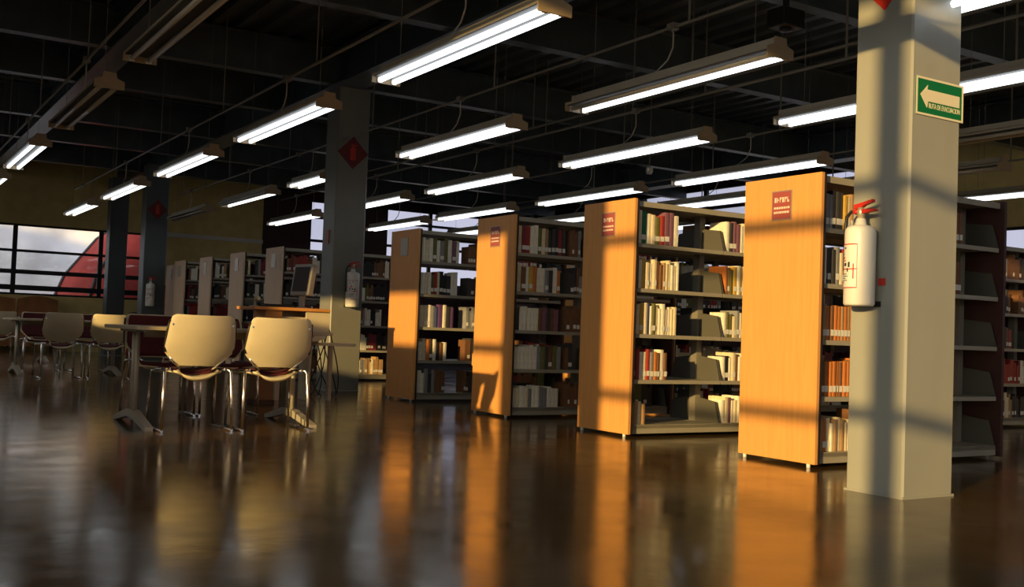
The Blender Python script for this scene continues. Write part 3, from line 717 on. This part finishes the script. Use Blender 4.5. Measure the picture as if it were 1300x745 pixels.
def table(cx, cy, L, D, label):
    t = thing('reading_table', label, 'table', (cx, cy, 0), 0, 'reading tables with twin post legs')
    zt = .785
    pts = []
    for sx, sy, a in ((1, 1, 0), (-1, 1, 90), (-1, -1, 180), (1, -1, 270)):
        for k in range(5):
            an = R(a+k*22.5); pts.append((sx*(L/2-.07)+.07*math.cos(an), sy*(D/2-.07)+.07*math.sin(an)))
    bevel(MB().prism(pts, zt-.03, zt, 'z').build('tabletop', m_tabletop, t), .006)
    MB().box(-L/2+.2, L/2-.2, -.03, .03, zt-.09, zt-.0305).build('stretcher', m_tableleg, t)
    for s in (-1, 1):
        x = s*(L/2-.142)
        lg = MB()
        for dy in (-.05, .05): lg.tube([(x, dy, .10), (x, dy, zt-.031)], .02, 10)
        lg.build('leg', m_tableleg, t)
        MB().prism([(-.55, .0), (-.55, .03), (-.12, .12), (.12, .12), (.55, .03), (.55, .0), (.50, .0), (.1, .06), (-.1, .06), (-.50, .0)], x-.03, x+.03, 'x').build('foot', m_tableleg, t)
        MB().box(x-.04, x+.04, -.4, .4, zt-.05, zt-.0305).build('top_bracket', m_tableleg, t)
    return t
table(2.6, 8.72, 1.58, 1.2, 'beige reading table behind the two sunlit chairs')
table(2.72, 16.55, 1.6, 1.2, 'dim reading table at left behind the row of shaded chairs')
table(2.35, 20.6, 1.6, 1.2, 'dark reading table farthest back, below the far window')
dup(ch1, (2.46, 15.25, 0), R(3), 'shaded tan chair at the left table, left one of its near pair')
dup(ch1, (3.07, 15.25, 0), R(-4), 'shaded tan chair at the left table with sunlight on its top edge')
dup(ch1, (2.5, 17.7, 0), PI, 'dim red padded chair on the far side of the left table, left one')
dup(ch1, (3.15, 17.7, 0), PI+.1, 'dim red padded chair on the far side of the left table, right one')
dup(ch1, (2.15, 19.4, 0), .05, 'dark chair at the farthest table, left one of its near side')
dup(ch1, (2.8, 19.4, 0), -.05, 'dark chair at the farthest table, right one of its near side')
pp = MB().box(0, .3, 0, .21, 0, .012).build('paper_stack', m_white, None, (2.35, 20.3, .7858)); tag(pp, 'white paper stack lying on the farthest reading table', 'paper')

# ================================================================ COMPUTER COUNTER
cn = thing('computer_counter', 'tall wooden computer counter with orange front edge beside the grey column', 'counter', (0, 0, 0))
bevel(MB().box(3.66, 4.52, 11.0, 11.62, .985, 1.02).build('counter_top', m_orange_wood, cn), .006)
MB().prism([(4.25, .984), (4.53, .984), (4.53, .82), (4.515, .74), (4.47, .69), (4.40, .665), (4.27, .655)], 11.03, 11.055, 'y').build('front_panel', m_shell, cn)
MB().prism([(11.06, .984), (11.58, .984), (11.58, .0), (11.30, .0), (11.25, .60), (11.06, .66)], 4.40, 4.425, 'x').build('side_panel', m_shell, cn)
MB().box(3.80, 3.98, 11.05, 11.075, .62, .984).build('front_panel', m_orange_wood, cn)
MB().box(4.03, 4.08, 11.30, 11.35, 0, .984).build('post', m_tableleg, cn)
MB().box(3.82, 4.39, 11.5, 11.52, .45, .984).build('back_panel', m_maple_dim, cn)
MB().box(3.92, 4.42, 11.08, 11.40, .90, .92).build('keyboard_tray', m_shell, cn)
MB().box(4.455, 4.86, 11.05, 11.45, .615, .645).build('side_shelf', m_shell, cn)
MB().box(4.62, 4.66, 11.22, 11.28, 0, .615).build('shelf_post', m_tableleg, cn)
mn = thing('computer_monitor', 'old beige computer monitor tilted on the tall counter', 'monitor', (4.30, 11.36, 1.021), R(-74))
hd = bevel(MB().box(-.17, .17, -.05, .02, .14, .50).build('casing', m_monitor, mn), .012)
hd.rotation_euler = (R(-9), 0, 0)
MB().box(-.135, .135, -.0535, -.05, .185, .465).build('screen', m_screen, hd)
MB().prism([(.02, .2), (.07, .24), (.07, .40), (.02, .44)], -.11, .11, 'x').build('rear_housing', m_black, hd)
MB().box(-.03, .03, -.0, .04, .012, .14).build('stand_neck', m_monitor, mn)
MB().lathe([(0, 0), (.12, 0), (.12, .008), (.04, .016), (0, .016)], 20).build('stand_base', m_monitor, mn)
kb = thing('keyboard', 'dark keyboard lying on the counter before the monitor', 'keyboard', (3.98, 11.08, 1.0205), R(4))
bevel(MB().prism([(0, 0), (.13, 0), (.13, .03), (0, .014)], -.18, .18, 'x').build('body', m_black, kb), .003)
kk = MB()
for i in range(12):
    for j in range(4): kk.box(-.165+i*.027, -.165+i*.027+.022, .008+j*.029, .008+j*.029+.024, .016+j*.0034, .022+j*.0036)
tag(kk.build('keys', m_inkk, kb), kind='stuff')
sc_ = thing('barcode_scanner', 'small cream handheld scanner on a stand at the counter edge', 'scanner', (3.80, 11.42, 1.021))
MB().lathe([(0, 0), (.045, 0), (.04, .012), (.012, .02), (.012, .08), (0, .08)], 14).build('stand', m_monitor, sc_)
MB().tube([(0, 0, .08), (.01, -.05, .10), (.015, -.09, .085)], [.02, .024, .02], 8).build('head', m_shell, sc_)
cb = MB()
rc = random.Random(5)
for k in range(7):
    x = 4.60+.035*k; pts = []
    for i in range(9):
        t = i/8; pts.append((x+.12*math.sin(t*3+k)+.1*t, 11.72+.05*math.sin(k*2+t*4)+.1*t, max(.01, .85*(1-t)**1.3+.01)))
    cb.tube(pts, .007, 6)
cbo = cb.build('cable_bundle', m_black); tag(cbo, 'black cable bundle hanging from the counter to the floor', 'cables')
# low wooden stool / box below the tables
st = thing('wooden_pedestal', 'small brown wooden pedestal on the floor before the computer counter', 'pedestal', (3.72, 10.85, 0))
bevel(MB().box(-.10, .10, -.1, .1, .04, .56).build('body', m_brown_wood, st), .006)
MB().box(-.11, .11, -.11, .11, 0, .04).build('plinth', m_brown, st)
MB().box(-.12, .12, -.12, .12, .56, .585).build('top', m_brown_wood, st)
# brown boards under the far window
for i, (x0, x1) in enumerate(((1.2, 3.25), (3.3, 4.15))):
    bd = thing('display_board', ['long reddish brown board with arched top under the far window, left one', 'short reddish brown board with arched top under the far window, right one'][i], 'board', (x0, 26.6, 0))
    w = x1-x0; pts = [(0, .12), (w, .12), (w, 1.2)]+[(w*(1-k/8), 1.2+.08*math.sin(math.pi*k/8)) for k in range(1, 8)]+[(0, 1.2)]
    MB().prism(pts, 0, .05, 'y').build('panel', m_board, bd)
    for fx in (.08, w-.12): MB().box(fx, fx+.04, -.1, .15, 0, .12).build('foot', m_brown, bd)

# ================================================================ OUTSIDE
ax = thing('sun_blocker', 'added unseen grey building outdoors beyond the sun-side windows', 'blocker', (-18, 8.4, -.25))  # block added out of view to keep direct sun off the far tables
MB().box(0, 4, 0, 34, 0, 6.8).build('wall', m_outer, ax)
MB().box(-.2, 4.2, -.2, 34.2, 6.8, 7.0).build('roof', m_steel, ax)
cv = MB(); vs = []; NX, NZ = 30, 14
for j in range(NZ+1):
    for i in range(NX+1):
        x = -3+17*i/NX; z = -.2+6.2*j/NZ
        vs.append((x, 36.0+1.2*(z/5)+.22*math.sin(x*1.3+1.6*z)+.10*math.sin(x*3.7-2.4*z), z))
fs = [(j*(NX+1)+i, j*(NX+1)+i+1, (j+1)*(NX+1)+i+1, (j+1)*(NX+1)+i) for j in range(NZ) for i in range(NX)]
o = MB().add(vs, fs, 0, True).build('canvas_screen', m_canvas); md = o.modifiers.new('t', 'SOLIDIFY'); md.thickness = .03
tag(o, 'big cream canvas screen outdoors beyond the far left window', 'canvas screen')
tn = thing('red_tent', 'red tent with dark hem outdoors beyond the far left window', 'tent', (7.4, 29.6, -.25))
prof = [(3.1, 0), (3.0, 1.2), (2.64, 2.15), (1.9, 3.15), (1.0, 3.9), (.3, 4.25), (0, 4.3)]
MB().lathe(prof, 20).build('canopy', m_tent, tn)
hm = MB()
for z, r in ((1.2, 3.0),): hm.tube([(r*math.cos(2*math.pi*k/24), r*math.sin(2*math.pi*k/24), z) for k in range(25)], .05, 6)
for k in range(10):
    a = 2*math.pi*k/10; hm.tube([(r*1.01*math.cos(a), r*1.01*math.sin(a), z) for r, z in prof], .04, 6)
hm.build('hem_band', m_tentedge, tn)
print('individual books', nb)
